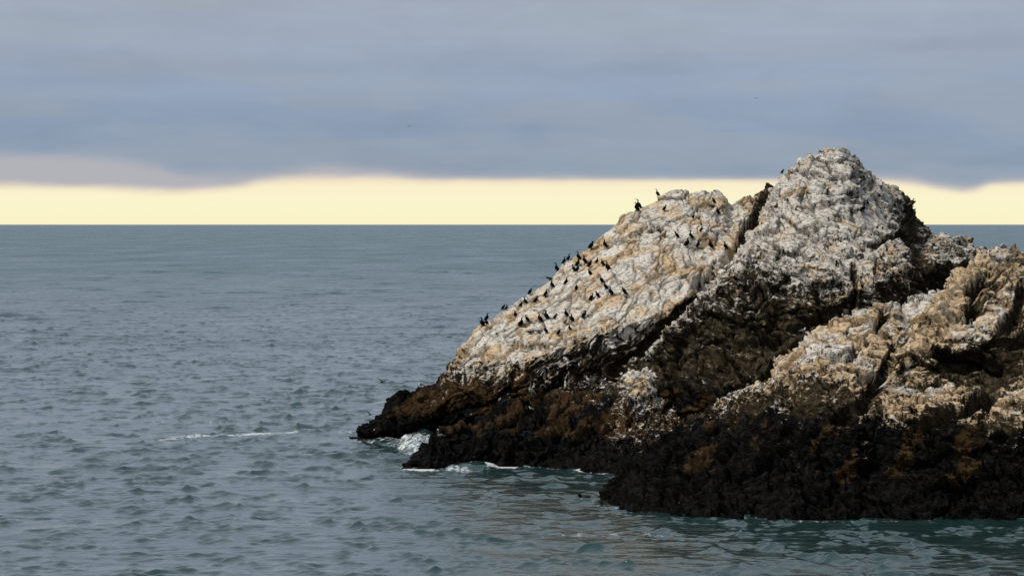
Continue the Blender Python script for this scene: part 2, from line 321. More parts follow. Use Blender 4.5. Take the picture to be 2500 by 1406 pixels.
allV = []; allF = []; attrs = {k: [] for k in ('guano', 'wet', 'rust', 'ochre', 'crack')}
off = 0
for M in (A, A2, B, S, C1, C2):
    P, G = build_mass(M)
    nc, nr = P.shape[:2]
    N = vnormals(P)
    # orientation: outward is towards camera/up
    if np.mean(N[:, :nr // 2, 1]) > 0: N = -N; flip = True
    else: flip = False
    Pf = P.reshape(-1, 3); Nf = N.reshape(-1, 3)
    Bs = strata_basis(M['strata']); sd = M['seed'] * 17
    w = np.stack([fbm(Pf / 4.0, 3, 5, .6), fbm(Pf / 4.0, 3, 6, .6), fbm(Pf / 4.0, 3, 7, .6)], -1) * 1.8
    Q = (Pf + w) @ Bs.T
    d = fbm(Pf / 7.0, 3, 11) * 0.9
    f1, f2, fid, ft = voronoi(Q / np.array([4.6, 4.6, 2.4]), 30)
    d += ((fid - 0.5) * 0.30 + ft * 0.55) * (0.45 if M is A else 1.0)
    gg = G.reshape(-1)
    sm = 1 - (0.58 if M is A else 0.22) * sstep(gg, 0.5, 1.0) + 0.35 * (1 - sstep(gg, 0.0, 0.15))      # the guano slabs are smoother
    d1, d2, cid, ct = voronoi(Q / np.array([1.9, 1.9, 0.85]), 31)
    d += ((cid - 0.5) * 0.34 + ct * 0.50) * sm
    jn = perlin(Q / np.array([7.0, 7.0, 1.3]), 301)
    joint = 1 - sstep(np.abs(jn), 0.0, 0.035)
    d -= joint * 0.30
    cr1 = 1 - sstep(f2 - f1, 0.0, 0.05 + 0.10 * sstep(fbm(Pf / 3.0, 2, 33), -.1, .3))
    d -= cr1 * 0.22
    e1, e2, eid, et = voronoi((Q + 0.25 * w) / np.array([0.75, 0.75, 0.42]), 37)
    d += ((eid - 0.5) * 0.16 + et * 0.24) * sm
    cr2 = 1 - sstep(d2 - d1, 0.0, 0.12)
    d -= cr2 * 0.06
    d += fbm(Q / np.array([1.0, 1.0, 0.42]), 4, 41, 0.6) * 0.24 * sm
    d += fbm(Pf / 0.45, 2, 51) * 0.10
    d -= 0.15
    # joints, hollows (positive depth) and ribs (negative) that the rock really has, traced on its face
    SX = 1250 + Pf[:, 0] / Pf[:, 1] * F; SY = HOR + (CH - Pf[:, 2]) / Pf[:, 1] * F
    wobl = fbm(Pf / 2.5, 3, 77)
    front = np.zeros(P.shape[:2]); front[:] = np.linspace(0, 1, P.shape[1])[None, :]; front = front.reshape(-1)
    gul = np.zeros(len(SX), np.float32)
    for pl, w0, dep in M.get('carve', ()):
        gd = np.full(len(SX), 1e9)
        for (x0, y0), (x1, y1) in zip(pl[:-1], pl[1:]):
            t = np.clip(((SX - x0) * (x1 - x0) + (SY - y0) * (y1 - y0)) / ((x1 - x0) ** 2 + (y1 - y0) ** 2), 0, 1)
            gd = np.minimum(gd, np.hypot(SX - x0 - t * (x1 - x0), SY - y0 - t * (y1 - y0)))
        mk = 1 - sstep(gd + w0 * 0.9 * wobl, w0 * 0.25, w0)
        d -= mk * dep
        if dep > 0: gul = np.maximum(gul, mk * min(1.0, dep / 1.2))
    tip = np.clip((Pf[:, 2] + 3.5) / 3.0, 0.3, 1)
    V = Pf + Nf * (d * tip)[:, None]
    V2 = V.reshape(nc, nr, 3)
    N2 = vnormals(V2).reshape(-1, 3) * (-1 if flip else 1)
    # ---- surface attributes
    z = V[:, 2]
    g = G.reshape(-1)
    nz = N2[:, 2]; nzb = Nf[:, 2]
    drip = fbm(V * np.array([1.8, 1.8, 0.16]), 3, 61, 0.6)
    pat = fbm(V / 3.2, 4, 71)
    gu = g * 1.35 - 0.38 + (nz * 0.55 + nzb * 0.25 - 0.28) * 0.75 + drip * (1.1 + 0.9 * (g > .04)) * (1 - np.clip(nzb, 0, 1) * 0.7) + pat * (1.15 if (M is C1 or M is C2) else 0.65) - (0.14 if (M is C1 or M is C2) else (0.10 if M is B else 0))
    gu = np.where(g < 0.02, gu - 0.3, gu)
    gu = gu - gul * 1.0
    wet = sstep((8.6 if (M is C1 or M is C2) else 7.6) - z + pat * 5.0 - g * 5, 0.0, 2.0)
    ru = fbm((V @ strata_basis((0.72, 0.1, -0.68)).T) / np.array([5.0, 5.0, 1.9]), 4, 81)
    rust = sstep(ru + (0.06 if (M is A or M is A2) else 0.0), -0.07, 0.14) * sstep(z + pat * 2, 1.6, 3.0) * (1 - sstep(z + pat * 3, 5.0, 7.4))
    och = sstep(fbm(V / 3.0, 5, 91, .7) + (0.26 if M is C2 else (0.20 if M is C1 else (0.11 if M is A else 0.03))), -0.10, 0.30)
    for k_, a_ in (('guano', gu), ('wet', wet), ('rust', rust), ('ochre', och), ('crack', np.maximum(np.maximum(cr1, cr2 * 0.6), joint * 0.9))): attrs[k_].append(a_)
    allV.append(V); allF.append(grid_faces(nc, nr, off, not flip)); off += len(V)
V = np.concatenate(allV); Fq = np.concatenate(allF)
me = mesh_from('sea_rock', V, Fq)
for k_, a_ in attrs.items(): add_attr(me, k_, np.concatenate(a_))
rock = bpy.data.objects.new('sea_rock', me)
COL.objects.link(rock)
rock['label'] = 'huge craggy sea rock whitened by droppings above a black wave-washed base'
rock['category'] = 'rock'
print('ROCK verts', len(V))

# ------------------------------------------------------------------ rock material
def new_mat(name):
    m = bpy.data.materials.new(name); m.use_nodes = True
    m.node_tree.nodes.clear()
    T = NT(m.node_tree)
    b = T.n('ShaderNodeBsdfPrincipled')
    T.n('ShaderNodeOutputMaterial', ins={0: b.outputs[0]})
    return m, T, b
def lnk(T, a, b): T.t.links.new(a, b)
def attr(T, nm): return T.n('ShaderNodeAttribute', attribute_name=nm).outputs['Fac']

rm, T, b = new_mat('rock_surface')
pos = T.n('ShaderNodeNewGeometry').outputs['Position']
fine = T.noise(pos, 2.2, 6, 0.65)
micro = T.noise(pos, 9.0, 4, 0.65)
stre = T.noise(T.mapping(pos, scale=(3.4, 3.4, 0.26)), 1.0, 5, 0.65)
stra = T.noise(T.mapping(pos, scale=(1.0, 1.0, 5.0), rot=(0, R(16), 0)), 1.6, 5, 0.65)
ga = attr(T, 'guano')
nz_ = T.n('ShaderNodeSeparateXYZ', ins={0: T.n('ShaderNodeNewGeometry').outputs['Normal']}).outputs[2]
gsum = T.math('ADD', ga, T.math('ADD', T.math('ADD', T.math('MULTIPLY', T.math('SUBTRACT', fine, 0.5), 2.0), T.math('MULTIPLY', T.math('SUBTRACT', micro, 0.5), 1.1)),
      T.math('ADD', T.math('MULTIPLY', T.math('SUBTRACT', stre, 0.5), T.mapr(nz_, 0.1, 0.6, 3.4, 0.8)), T.math('MULTIPLY', T.math('SUBTRACT', stra, 0.5), T.mapr(nz_, 0.1, 0.6, 0.7, 1.7)))))
gm = T.mapr(gsum, 0.12, 0.72)
spk = T.noise(T.mapping(pos, scale=(2.2, 2.2, 6.5), rot=(0, R(12), 0)), 1.3, 4, 0.7)
gm = T.math('MULTIPLY', gm, T.mapr(spk, 0.545, 0.64, 1.0, 0.15))
och = attr(T, 'ochre')
ochm = T.math('MULTIPLY', T.mapr(T.math('ADD', och, T.math('MULTIPLY', T.math('SUBTRACT', fine, 0.5), 1.6)), 0.35, 1.0), 0.9)
white = T.mix(T.mapr(micro, 0.35, 0.65), (0.56, 0.52, 0.46), (0.85, 0.81, 0.74))
ocre = T.mix(T.mapr(fine, 0.35, 0.65), (0.42, 0.265, 0.125), (0.74, 0.56, 0.345))
white = T.mix(T.mapr(T.noise(pos, 0.55, 5, 0.65), 0.50, 0.66, 0.0, 0.55), white, (0.30, 0.285, 0.27))
guano_c = T.mix(ochm, white, ocre)
bare = T.mix(T.mapr(fine, 0.35, 0.7), (0.022, 0.018, 0.011), (0.088, 0.066, 0.038))
bare = T.mix(T.math('MULTIPLY', T.mapr(stre, 0.5, 0.75), 0.35), bare, (0.16, 0.15, 0.13))
wetc = T.mix(T.mapr(fine, 0.4, 0.75), (0.0012, 0.0012, 0.0015), (0.018, 0.016, 0.014))
rustc = T.mix(T.mapr(micro, 0.35, 0.65), (0.026, 0.017, 0.008), (0.092, 0.050, 0.018))
bare = T.mix(attr(T, 'wet'), bare, wetc)
rmask = T.mapr(T.math('ADD', attr(T, 'rust'), T.math('MULTIPLY', T.math('SUBTRACT', fine, 0.5), 1.2)), 0.45, 0.9)
bare = T.mix(T.math('MULTIPLY', rmask, 0.85), bare, rustc)
colr = T.mix(gm, bare, guano_c)
joint = T.math('MULTIPLY', attr(T, 'crack'), T.mapr(fine, 0.3, 0.6, 0.35, 0.85))
colr = T.mix(joint, colr, (0.22, 0.20, 0.17), 'MULTIPLY')
lnk(T, colr, b.inputs['Base Color'])
lnk(T, T.mapr(attr(T, 'wet'), 0, 1, 0.9, 0.62), b.inputs['Roughness'])
b.inputs['Specular IOR Level'].default_value = 0.06
hgt = T.math('ADD', T.math('MULTIPLY', T.noise(pos, 3.5, 6, 0.6), 0.16), T.math('MULTIPLY', stra, 0.25))
bp = T.n('ShaderNodeBump', ins={'Strength': 1.0, 'Distance': 0.7, 'Height': hgt})
lnk(T, bp.outputs[0], b.inputs['Normal'])
me.materials.append(rm)

# ------------------------------------------------------------------ sea
rng = np.random.default_rng(7)
pyr = np.concatenate([np.linspace(2600, 1450, 60, endpoint=False), np.arange(1450, 1000, -0.85), np.arange(1000, 600, -0.62), np.arange(600, 552, -1.0)])
Ds = np.concatenate([dw(pyr), np.geomspace(dw(552.0) * 1.1, 200000, 14)])
uc = np.concatenate([np.linspace(-9000, -1700, 40, endpoint=False), np.linspace(-1700, -1330, 40, endpoint=False), np.arange(-1330, 1330, 2.5), np.linspace(1330, 1700, 40), np.linspace(1700, 9000, 41)[1:]])
nD = len(Ds); nU = len(uc)
Dg = np.broadcast_to(Ds[None, :], (nU, nD)); Xg = uc[:, None] / F * Dg
dDs = np.gradient(Ds)[None, :] * np.ones((nU, 1)); dXs = np.gradient(uc)[:, None] / F * Dg
Zs = np.zeros((nU, nD)); OX = np.zeros((nU, nD)); OY = np.zeros((nU, nD))
# gusts: patches of stronger and weaker chop
gp = np.stack([Xg.ravel() / 45.0, Dg.ravel() / 90.0, np.zeros(nU * nD)], -1)
gust = (1.0 + 1.3 * fbm(gp, 3, 131)).reshape(nU, nD)
lee = np.clip(1 - np.abs(1250 + uc[:, None] - 2150) / 900.0, 0, 1) ** .5 * np.clip(1 - np.abs(HOR + F * CH / Dg - 1280) / 48.0, 0, 1)
env = np.clip(0.38 + 3.6 * fbm(np.stack([Xg.ravel() / 2.4, Dg.ravel() / 3.6, np.zeros(nU * nD) + 9.5], -1), 3, 171), 0.18, 2.4).reshape(nU, nD)
env2 = np.clip(0.4 + 3.0 * fbm(np.stack([Xg.ravel() / 14, Dg.ravel() / 24, np.zeros(nU * nD) + 5.5], -1), 3, 172), 0.25, 2.2).reshape(nU, nD)
envf = np.clip(-0.15 + 4.6 * fbm(np.stack([Xg.ravel() / 10, Dg.ravel() / 30, np.zeros(nU * nD) + 7.5], -1), 3, 173), 0.12, 3.0).reshape(nU, nD)
fdd = sstep(Dg, 260, 520)
fd = 0.75 + 1.1 * sstep(Dg, 230, 650)
for i in range(96):
    lam = 0.65 * (26.0 / 0.65) ** ((i + rng.random()) / 96.0)
    th = rng.normal(-1.57 + (0.25 if lam > 6 else 0.0), 0.42 if lam > 6 else 0.95)
    k = 2 * math.pi / lam
    kx, ky = k * math.cos(th), k * math.sin(th)
    slope = 0.060 if lam < 4.0 else 0.013
    amp = slope / k * (0.7 + 0.6 * rng.random())
    res = np.maximum(dDs * abs(ky), dXs * abs(kx)) / (2 * math.pi)     # grid steps per wave
    att = np.clip((0.85 - res) / 0.35, 0, 1)
    att = att * (1 - 0.35 * lee) * (gust * env if lam < 4 else ((env2 + 0.5 * fdd * (envf - env2)) * fd))
    # crests are short: modulate each wave train
    m1 = np.cos((kx * 0.13 + 0.11 / lam) * Xg + ky * 0.05 * Dg + rng.random() * 6.28)
    ph = kx * Xg + ky * Dg + rng.random() * 6.28
    a = amp * att * (0.75 + 0.5 * m1)
    Zs += a * np.cos(ph)
    OX -= a * math.cos(th) * np.sin(ph) * 1.0; OY -= a * math.sin(th) * np.sin(ph) * 0.9
PXg = 1250 + np.broadcast_to(uc[:, None], (nU, nD)); PYg = HOR + F * CH / Dg
def blob(cx, cy, rx, ry, ang=0.0):
    c, s = math.cos(R(ang)), math.sin(R(ang))
    x = PXg - cx; y = PYg - cy
    return np.clip(1 - ((x * c + y * s) / rx) ** 2 - ((-x * s + y * c) / ry) ** 2, 0, 1)
foam = np.zeros((nU, nD))
# surge of white water between the two spurs
sur = blob(1012, 1092, 75, 26, 0) ** 0.7
Zs += 1.1 * blob(1035, 1085, 60, 30) + 0.35 * blob(960, 1082, 60, 10, 8)
foam += 0.60 * blob(1005, 1092, 82, 26, 12) + 0.3 * blob(1000, 1072, 80, 10)
Zs += 0.5 * blob(1150, 1141, 70, 6, -3)
foam += 0.9 * blob(1195, 1140, 14, 9) + 0.8 * blob(1240, 1138, 45, 4, -4) + 0.55 * blob(1110, 1148, 95, 3.5) + .8 * blob(1020, 1146, 48, 4)
foam += 0.6 * blob(900, 1079, 55, 4) + .45 * blob(1440, 1152, 70, 4, 4)
# drifting foam lines
foam += 0.72 * blob(600, 1060, 150, 4.5, -2.5) + 0.62 * blob(440, 1068, 100, 4.5, -6) + 0.8 * blob(712, 1054, 22, 4, -8) + 0.45 * blob(840, 1056, 60, 4) + 0.35 * blob(40, 1056, 60, 3) + .35 * blob(350, 1057, 40, 3)
foam += 0.28 * blob(500, 1030, 620, 7, 0.3) + 0.35 * blob(1500, 1305, 260, 7, -1) + .3 * blob(1480, 1238, 60, 4, 10) + 0.3 * blob(2000, 1272, 500, 4)
# wash along the rock's waterline
nearw = np.abs(V[:, 2]) < 0.12
iu = np.searchsorted(uc, (V[nearw, 0] / V[nearw, 1] * F)); idd = np.searchsorted(Ds, V[nearw, 1])
ok = (iu > 0) & (iu < nU) & (idd > 0) & (idd < nD)
occ = np.zeros((nU, nD)); occ[iu[ok], idd[ok]] = 1.0
for ax, n_ in ((0, 7), (1, 4)):
    acc = np.zeros_like(occ)
    for q in range(-n_, n_ + 1): acc += np.roll(occ, q, axis=ax)
    occ = np.clip(acc / (n_ * 0.9), 0, 1)
foam += np.where(PXg > 1450, 0.22, 0.36) * occ
VS = np.stack([Xg + OX, Dg + OY, Zs], -1).reshape(-1, 3)
sme = mesh_from('sea', VS, grid_faces(nU, nD, 0, False))
add_attr(sme, 'foam', foam)
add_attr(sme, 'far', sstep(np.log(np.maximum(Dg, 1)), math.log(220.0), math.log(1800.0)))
sea = bpy.data.objects.new('sea', sme)
COL.objects.link(sea)
sea['kind'] = 'structure'
sm, T, b = new_mat('sea_water')
pos = T.n('ShaderNodeNewGeometry').outputs['Position']
fo = attr(T, 'foam'); far = attr(T, 'far')
fn = T.noise(T.mapping(pos, scale=(1.3, 0.55, 1)), 1.6, 6, 0.7, 0.6)
fmask = T.mapr(T.math('ADD', fo, T.math('MULTIPLY', T.math('SUBTRACT', fn, 0.5), 2.2)), 0.30, 0.85)
fmask = T.math('MULTIPLY', fmask, T.mapr(fo, 0.02, 0.25))
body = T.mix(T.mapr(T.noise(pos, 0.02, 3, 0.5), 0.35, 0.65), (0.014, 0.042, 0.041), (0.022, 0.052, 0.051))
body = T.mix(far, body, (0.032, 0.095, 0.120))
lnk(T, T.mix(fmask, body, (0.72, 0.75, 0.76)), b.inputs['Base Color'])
rg = T.math('ADD', T.mapr(far, 0, 1, 0.08, 0.27, False), T.math('MULTIPLY', T.math('MULTIPLY', far, T.math('SUBTRACT', T.noise(T.mapping(pos, scale=(0.02, 0.006, 1)), 1.0, 5, 0.65), 0.5)), 0.5))
lnk(T, T.math('ADD', rg, T.math('MULTIPLY', fmask, 0.4), clamp=True), b.inputs['Roughness'])
b.inputs['IOR'].default_value = 1.6
b.inputs['Specular Tint'].default_value = (0.80, 1.0, 0.95, 1)
rip = T.math('ADD', T.math('MULTIPLY', T.noise(T.mapping(pos, scale=(1.0, 1.0, 1)), 2.2, 4, 0.6, 0.3), 0.035),
      T.math('MULTIPLY', T.math('MULTIPLY', T.noise(T.mapping(pos, scale=(0.16, 0.05, 1)), 1.0, 5, 0.7), 4.0), far))
bp = T.n('ShaderNodeBump', ins={'Strength': 1.0, 'Distance': 1.0, 'Height': rip})
lnk(T, bp.outputs[0], b.inputs['Normal'])
lnk(T, bp.outputs[0], b.inputs['Coat Normal'])
lnk(T, T.math('MULTIPLY', T.mapr(far, 0, 1, 0.30, 0.15), T.math('SUBTRACT', 1.0, fmask)), b.inputs['Coat Weight'])
lnk(T, rg, b.inputs['Coat Roughness'])
sme.materials.append(sm)

#BIRDS
# ------------------------------------------------------------------ birds
def simple_mat(name, c, rough=0.6, c2=None, sc=12.0):
    m, T, b = new_mat(name)
    tcn = T.n('ShaderNodeTexCoord').outputs['Object']
    n = T.noise(tcn, sc, 4, 0.6)
    c2 = c2 or tuple(x * 1.7 for x in c)
    lnk(T, T.mix(T.mapr(n, 0.35, 0.65), c, c2), b.inputs['Base Color'])
    b.inputs['Roughness'].default_value = rough
    return m
M_BLK = simple_mat('black_plumage', (0.0025, 0.0025, 0.003), 0.9)
M_BLK.node_tree.nodes['Principled BSDF'].inputs['Specular IOR Level'].default_value = 0.08
M_BRN = simple_mat('brown_plumage', (0.085, 0.070, 0.055), 0.7)
M_DRK = simple_mat('dark_grey_plumage', (0.03, 0.032, 0.034), 0.7)
M_WHT = simple_mat('white_plumage', (0.55, 0.55, 0.54), 0.7, (0.70, 0.70, 0.69))
M_GRY = simple_mat('grey_plumage', (0.10, 0.11, 0.125), 0.7)
M_BIL = simple_mat('yellow_bill', (0.45, 0.28, 0.06), 0.5)
M_DBL = simple_mat('dark_bill', (0.03, 0.028, 0.025), 0.5)
M_LEG = simple_mat('dark_skin', (0.015, 0.014, 0.013), 0.6)
M_PNK = simple_mat('pale_leg', (0.30, 0.20, 0.16), 0.6)

class MB:
    def __init__(s): s.v = []; s.f = []; s.m = []; s.mats = []
    def mi(s, m):
        if m not in s.mats: s.mats.append(m)
        return s.mats.index(m)
    def sweep(s, pts, mat, seg=10):
        """pts: (x, y, z, half width, half height); one tapering tube along them, Catmull-Rom smoothed"""
        P = np.array(pts, float); n = len(P); out = []
        for i in range(n - 1):
            p0, p1, p2, p3 = P[max(i - 1, 0)], P[i], P[i + 1], P[min(i + 2, n - 1)]
            for t in ((0, .33, .67) if n > 3 else (0,)):
                out.append(0.5 * (2 * p1 + (p2 - p0) * t + (2 * p0 - 5 * p1 + 4 * p2 - p3) * t * t + (3 * p1 - p0 - 3 * p2 + p3) * t ** 3))
        out.append(P[-1]); O = np.array(out); O[:, 3:] = np.maximum(O[:, 3:], 0.002)
        base = len(s.v); k = s.mi(mat)
        for i in range(len(O)):
            d = Vector(O[min(i + 1, len(O) - 1), :3] - O[max(i - 1, 0), :3]).normalized()
            side = Vector((0, 1, 0)) if abs(d.y) < 0.9 else Vector((1, 0, 0))
            up = side.cross(d).normalized(); side = d.cross(up).normalized()
            for j in range(seg):
                a = 2 * math.pi * j / seg
                s.v.append(Vector(O[i, :3]) + side * (math.cos(a) * O[i, 3]) + up * (math.sin(a) * O[i, 4]))
        for i in range(len(O) - 1):
            for j in range(seg):
                a = base + i * seg + j; b_ = base + i * seg + (j + 1) % seg
                s.f.append((a, b_, b_ + seg, a + seg)); s.m.append(k)
        s.f.append(tuple(base + j for j in range(seg))[::-1]); s.m.append(k)
        s.f.append(tuple(base + (len(O) - 1) * seg + j for j in range(seg))); s.m.append(k)
    def blade(s, pts, mat, th=0.012):
        """feathered surface: list of (leading, trailing) point pairs from root to tip, given thickness"""
        k = s.mi(mat); base = len(s.v)
        for a, b_ in pts:
            a = Vector(a); b_ = Vector(b_); m_ = (a + b_) / 2
            s.v += [a, m_ + Vector((0, 0, th * 1.6)), b_, m_ - Vector((0, 0, th * 0.6))]
        for i in range(len(pts) - 1):
            for j in range(4):
                a = base + i * 4 + j; b_ = base + i * 4 + (j + 1) % 4
                s.f.append((a, b_, b_ + 4, a + 4)); s.m.append(k)
        s.f.append((base, base + 1, base + 2, base + 3)); s.m.append(k)
        e = base + (len(pts) - 1) * 4; s.f.append((e + 3, e + 2, e + 1, e)); s.m.append(k)
    def mesh(s, name):
        me = bpy.data.meshes.new(name); me.from_pydata([tuple(v) for v in s.v], [], s.f)
        for m in s.mats: me.materials.append(m)
        me.polygons.foreach_set('material_index', s.m); me.polygons.foreach_set('use_smooth', [True] * len(s.f))
        me.update(); return me

def feet(mb, x, y, z0, mat, r=0.018, toe=0.10):
    for sy in (-1, 1):
        mb.sweep([(x, sy * y, z0, r * 1.5, r * 1.5), (x + .015, sy * y, z0 * .5, r, r), (x, sy * y, 0.012, r, r)], mat, 6)
        mb.blade([((x - .02, sy * y - .01, .012), (x - .02, sy * y + .01, .012)), ((x + toe, sy * y - .05, .008), (x + toe, sy * y + .05, .008))], mat, 0.008)

def cormorant(kind, mat):
    mb = MB()
    neck = {'upright': [(.035, 0, .70, .05, .05), (.02, 0, .80, .036, .038), (.035, 0, .89, .036, .04), (.075, 0, .945, .04, .042), (.13, 0, .95, .025, .026), (.20, 0, .945, .010, .011), (.245, 0, .925, .005, .006)],
            'stretched': [(.05, 0, .68, .046, .046), (.03, 0, .80, .032, .034), (.06, 0, .91, .034, .036), (.11, 0, .965, .036, .036), (.16, 0, .985, .022, .022), (.23, 0, 1.0, .009, .010), (.27, 0, .99, .005, .006)],
            'hunched': [(.09, 0, .66, .065, .065), (.10, 0, .72, .05, .055), (.07, 0, .79, .042, .045), (.12, 0, .83, .04, .042), (.18, 0, .81, .022, .024), (.25, 0, .79, .009, .010), (.28, 0, .77, .005, .006)],
            'preening': [(.07, 0, .68, .055, .055), (.11, 0, .79, .040, .042), (.08, .02, .87, .038, .04), (.01, .05, .86, .038, .038), (-.04, .07, .80, .024, .024), (-.07, .08, .72, .010, .011), (-.075, .08, .68, .005, .005)]}
    nk = neck.get(kind, neck['upright'])
    if kind == 'crouched':
        mb.sweep([(-.46, 0, .20, .03, .012), (-.34, 0, .21, .045, .022), (-.22, 0, .24, .10, .09), (-.02, 0, .27, .14, .13), (.16, 0, .31, .10, .10), (.22, 0, .39, .05, .055), (.20, 0, .47, .038, .04), (.25, 0, .53, .04, .04), (.32, 0, .52, .02, .02), (.40, 0, .50, .006, .007)], mat)
        feet(mb, .0, .06, .18, M_LEG)
        return mb.mesh('cormorant_crouched')
    mb.sweep([(-.13, 0, .02, .045, .014), (-.11, 0, .09, .05, .028), (-.08, 0, .19, .09, .08), (-.04, 0, .32, .13, .125), (.0, 0, .46, .138, .132), (.025, 0, .58, .105, .10)] + nk, mat)
    if kind == 'spreading':
        for sy in (-1, 1):
            mb.blade([((.08, sy * .08, .62), (-.10, sy * .09, .36)), ((.10, sy * .26, .70), (-.10, sy * .26, .40)), ((.05, sy * .44, .66), (-.12, sy * .42, .34)), ((-.04, sy * .56, .54), (-.10, sy * .54, .40))], mat)
    else:
        for sy in (-1, 1):      # folded wings as raised panels on the same body
            mb.sweep([(.05, sy * .10, .58, .02, .05), (-.02, sy * .125, .44, .025, .085), (-.12, sy * .09, .26, .02, .06), (-.22, sy * .02, .10, .012, .02)], mat, 8)
    feet(mb, -.01, .06, .24, M_LEG)
    return mb.mesh('cormorant_' + kind)

def gull(kind, back=M_GRY):
    mb = MB()
    if kind == 'resting':
        z = -.16
    else: z = 0
    mb.sweep([(-.30, 0, .27 + z, .03, .015), (-.20, 0, .29 + z, .06, .045), (-.08, 0, .32 + z, .11, .10), (.06, 0, .35 + z, .115, .115), (.15, 0, .43 + z, .075, .08), (.185, 0, .52 + z, .052, .055), (.215, 0, .59 + z, .058, .056), (.26, 0, .60 + z, .035, .035)], M_WHT)
    mb.sweep([(.26, 0, .60 + z, .02, .022), (.31, 0, .595 + z, .014, .018), (.345, 0, .575 + z, .005, .006)], M_BIL, 6)
    for sy in (-1, 1):
        mb.sweep([(.10, sy * .085, .40 + z, .03, .06), (-.03, sy * .10, .38 + z, .035, .085), (-.20, sy * .06, .34 + z, .03, .05), (-.40, sy * .02, .30 + z, .012, .018)], back, 8)
    if kind != 'resting': feet(mb, .02, .045, .24, M_PNK, .012, .07)
    return mb.mesh('gull_' + kind)

def pelican(kind):
    mb = MB()
    if kind == 'tall':       # neck upright, standing
        mb.sweep([(-.22, 0, .20, .03, .015), (-.15, 0, .28, .07, .05), (-.06, 0, .40, .11, .10), (.02, 0, .52, .11, .105), (.06, 0, .63, .065, .065), (.045, 0, .72, .034, .036), (.03, 0, .82, .030, .032), (.035, 0, .90, .030, .032), (.06, 0, .95, .036, .038), (.10, 0, .955, .026, .028)], M_BRN)
        mb.sweep([(.09, 0, .95, .018, .022), (.16, 0, .88, .016, .022), (.23, 0, .79, .010, .014), (.27, 0, .73, .005, .006)], M_DBL, 6)
        mb.sweep([(.10, 0, .60, .05, .03), (.085, 0, .50, .07, .035), (.02, 0, .38, .06, .03), (-.06, 0, .30, .03, .02)], M_WHT, 8)
        for sy in (-1, 1): mb.sweep([(.03, sy * .09, .58, .02, .05), (-.06, sy * .11, .44, .03, .08), (-.17, sy * .07, .28, .025, .05), (-.26, sy * .02, .17, .01, .02)], M_GRY, 8)
        feet(mb, -.01, .06, .32, M_LEG)
    else:
        mb.sweep([(-.42, 0, .30, .03, .015), (-.30, 0, .33, .08, .06), (-.12, 0, .36, .16, .14), (.06, 0, .38, .14, .14), (.16, 0, .46, .06, .07), (.15, 0, .58, .038, .04), (.12, 0, .70, .034, .036), (.14, 0, .84, .036, .038), (.18, 0, .92, .044, .044), (.23, 0, .92, .03, .03)], M_BRN)
        mb.sweep([(.145, 0, .80, .040, .042), (.15, 0, .87, .042, .044), (.185, 0, .925, .047, .047), (.235, 0, .925, .032, .032)], M_WHT, 8)
        mb.sweep([(.22, 0, .91, .02, .025), (.26, 0, .80, .018, .028), (.29, 0, .68, .010, .014), (.30, 0, .60, .005, .006)], M_DBL, 6)
        for sy in (-1, 1): mb.sweep([(.06, sy * .12, .44, .03, .07), (-.10, sy * .15, .42, .035, .10), (-.30, sy * .09, .37, .03, .06), (-.48, sy * .02, .33, .01, .02)], M_GRY, 8)
        feet(mb, .0, .07, .26, M_LEG)
    return mb.mesh('pelican_' + kind)

def flyer(kind, mat, wmat):
    """gliding bird, wingspan 1 unit along local y, flying along +x"""
    mb = MB()
    mb.sweep([(-.26, 0, .0, .03, .01), (-.16, 0, .0, .035, .02), (-.04, 0, .0, .06, .055), (.08, 0, .01, .055, .05), (.15, 0, .02, .028, .03), (.22, 0, .025, .026, .027), (.26, 0, .025, .014, .014), (.31, 0, .02, .004, .005)], mat, 10)
    z1, z2 = {'glide': (.05, .03), 'up': (.12, .22), 'raised': (.18, .36)}[kind]
    for sy in (-1, 1):
        mb.blade([((.10, sy * .03, .02), (-.07, sy * .03, .01)), ((.14, sy * .20, z1), (-.05, sy * .19, z1 - .01)), ((.09, sy * .36, (z1 + z2) / 2), (-.07, sy * .34, (z1 + z2) / 2 - .01)), ((-.04, sy * .52, z2), (-.08, sy * .51, z2))], wmat, .010)
    return mb.mesh('flying_bird_' + kind)

PROTO = {}
for k_ in ('upright', 'stretched', 'hunched', 'preening', 'spreading', 'crouched'): PROTO[k_] = cormorant(k_, M_BLK)
PROTO['brown'] = cormorant('hunched', M_BRN); PROTO['greybird'] = cormorant('crouched', M_DRK)
PROTO['gull'] = gull('standing'); PROTO['darkgull'] = gull('standing', M_DRK); PROTO['restgull'] = gull('resting')
PROTO['pelican'] = pelican('tall'); PROTO['pelican2'] = pelican('low')

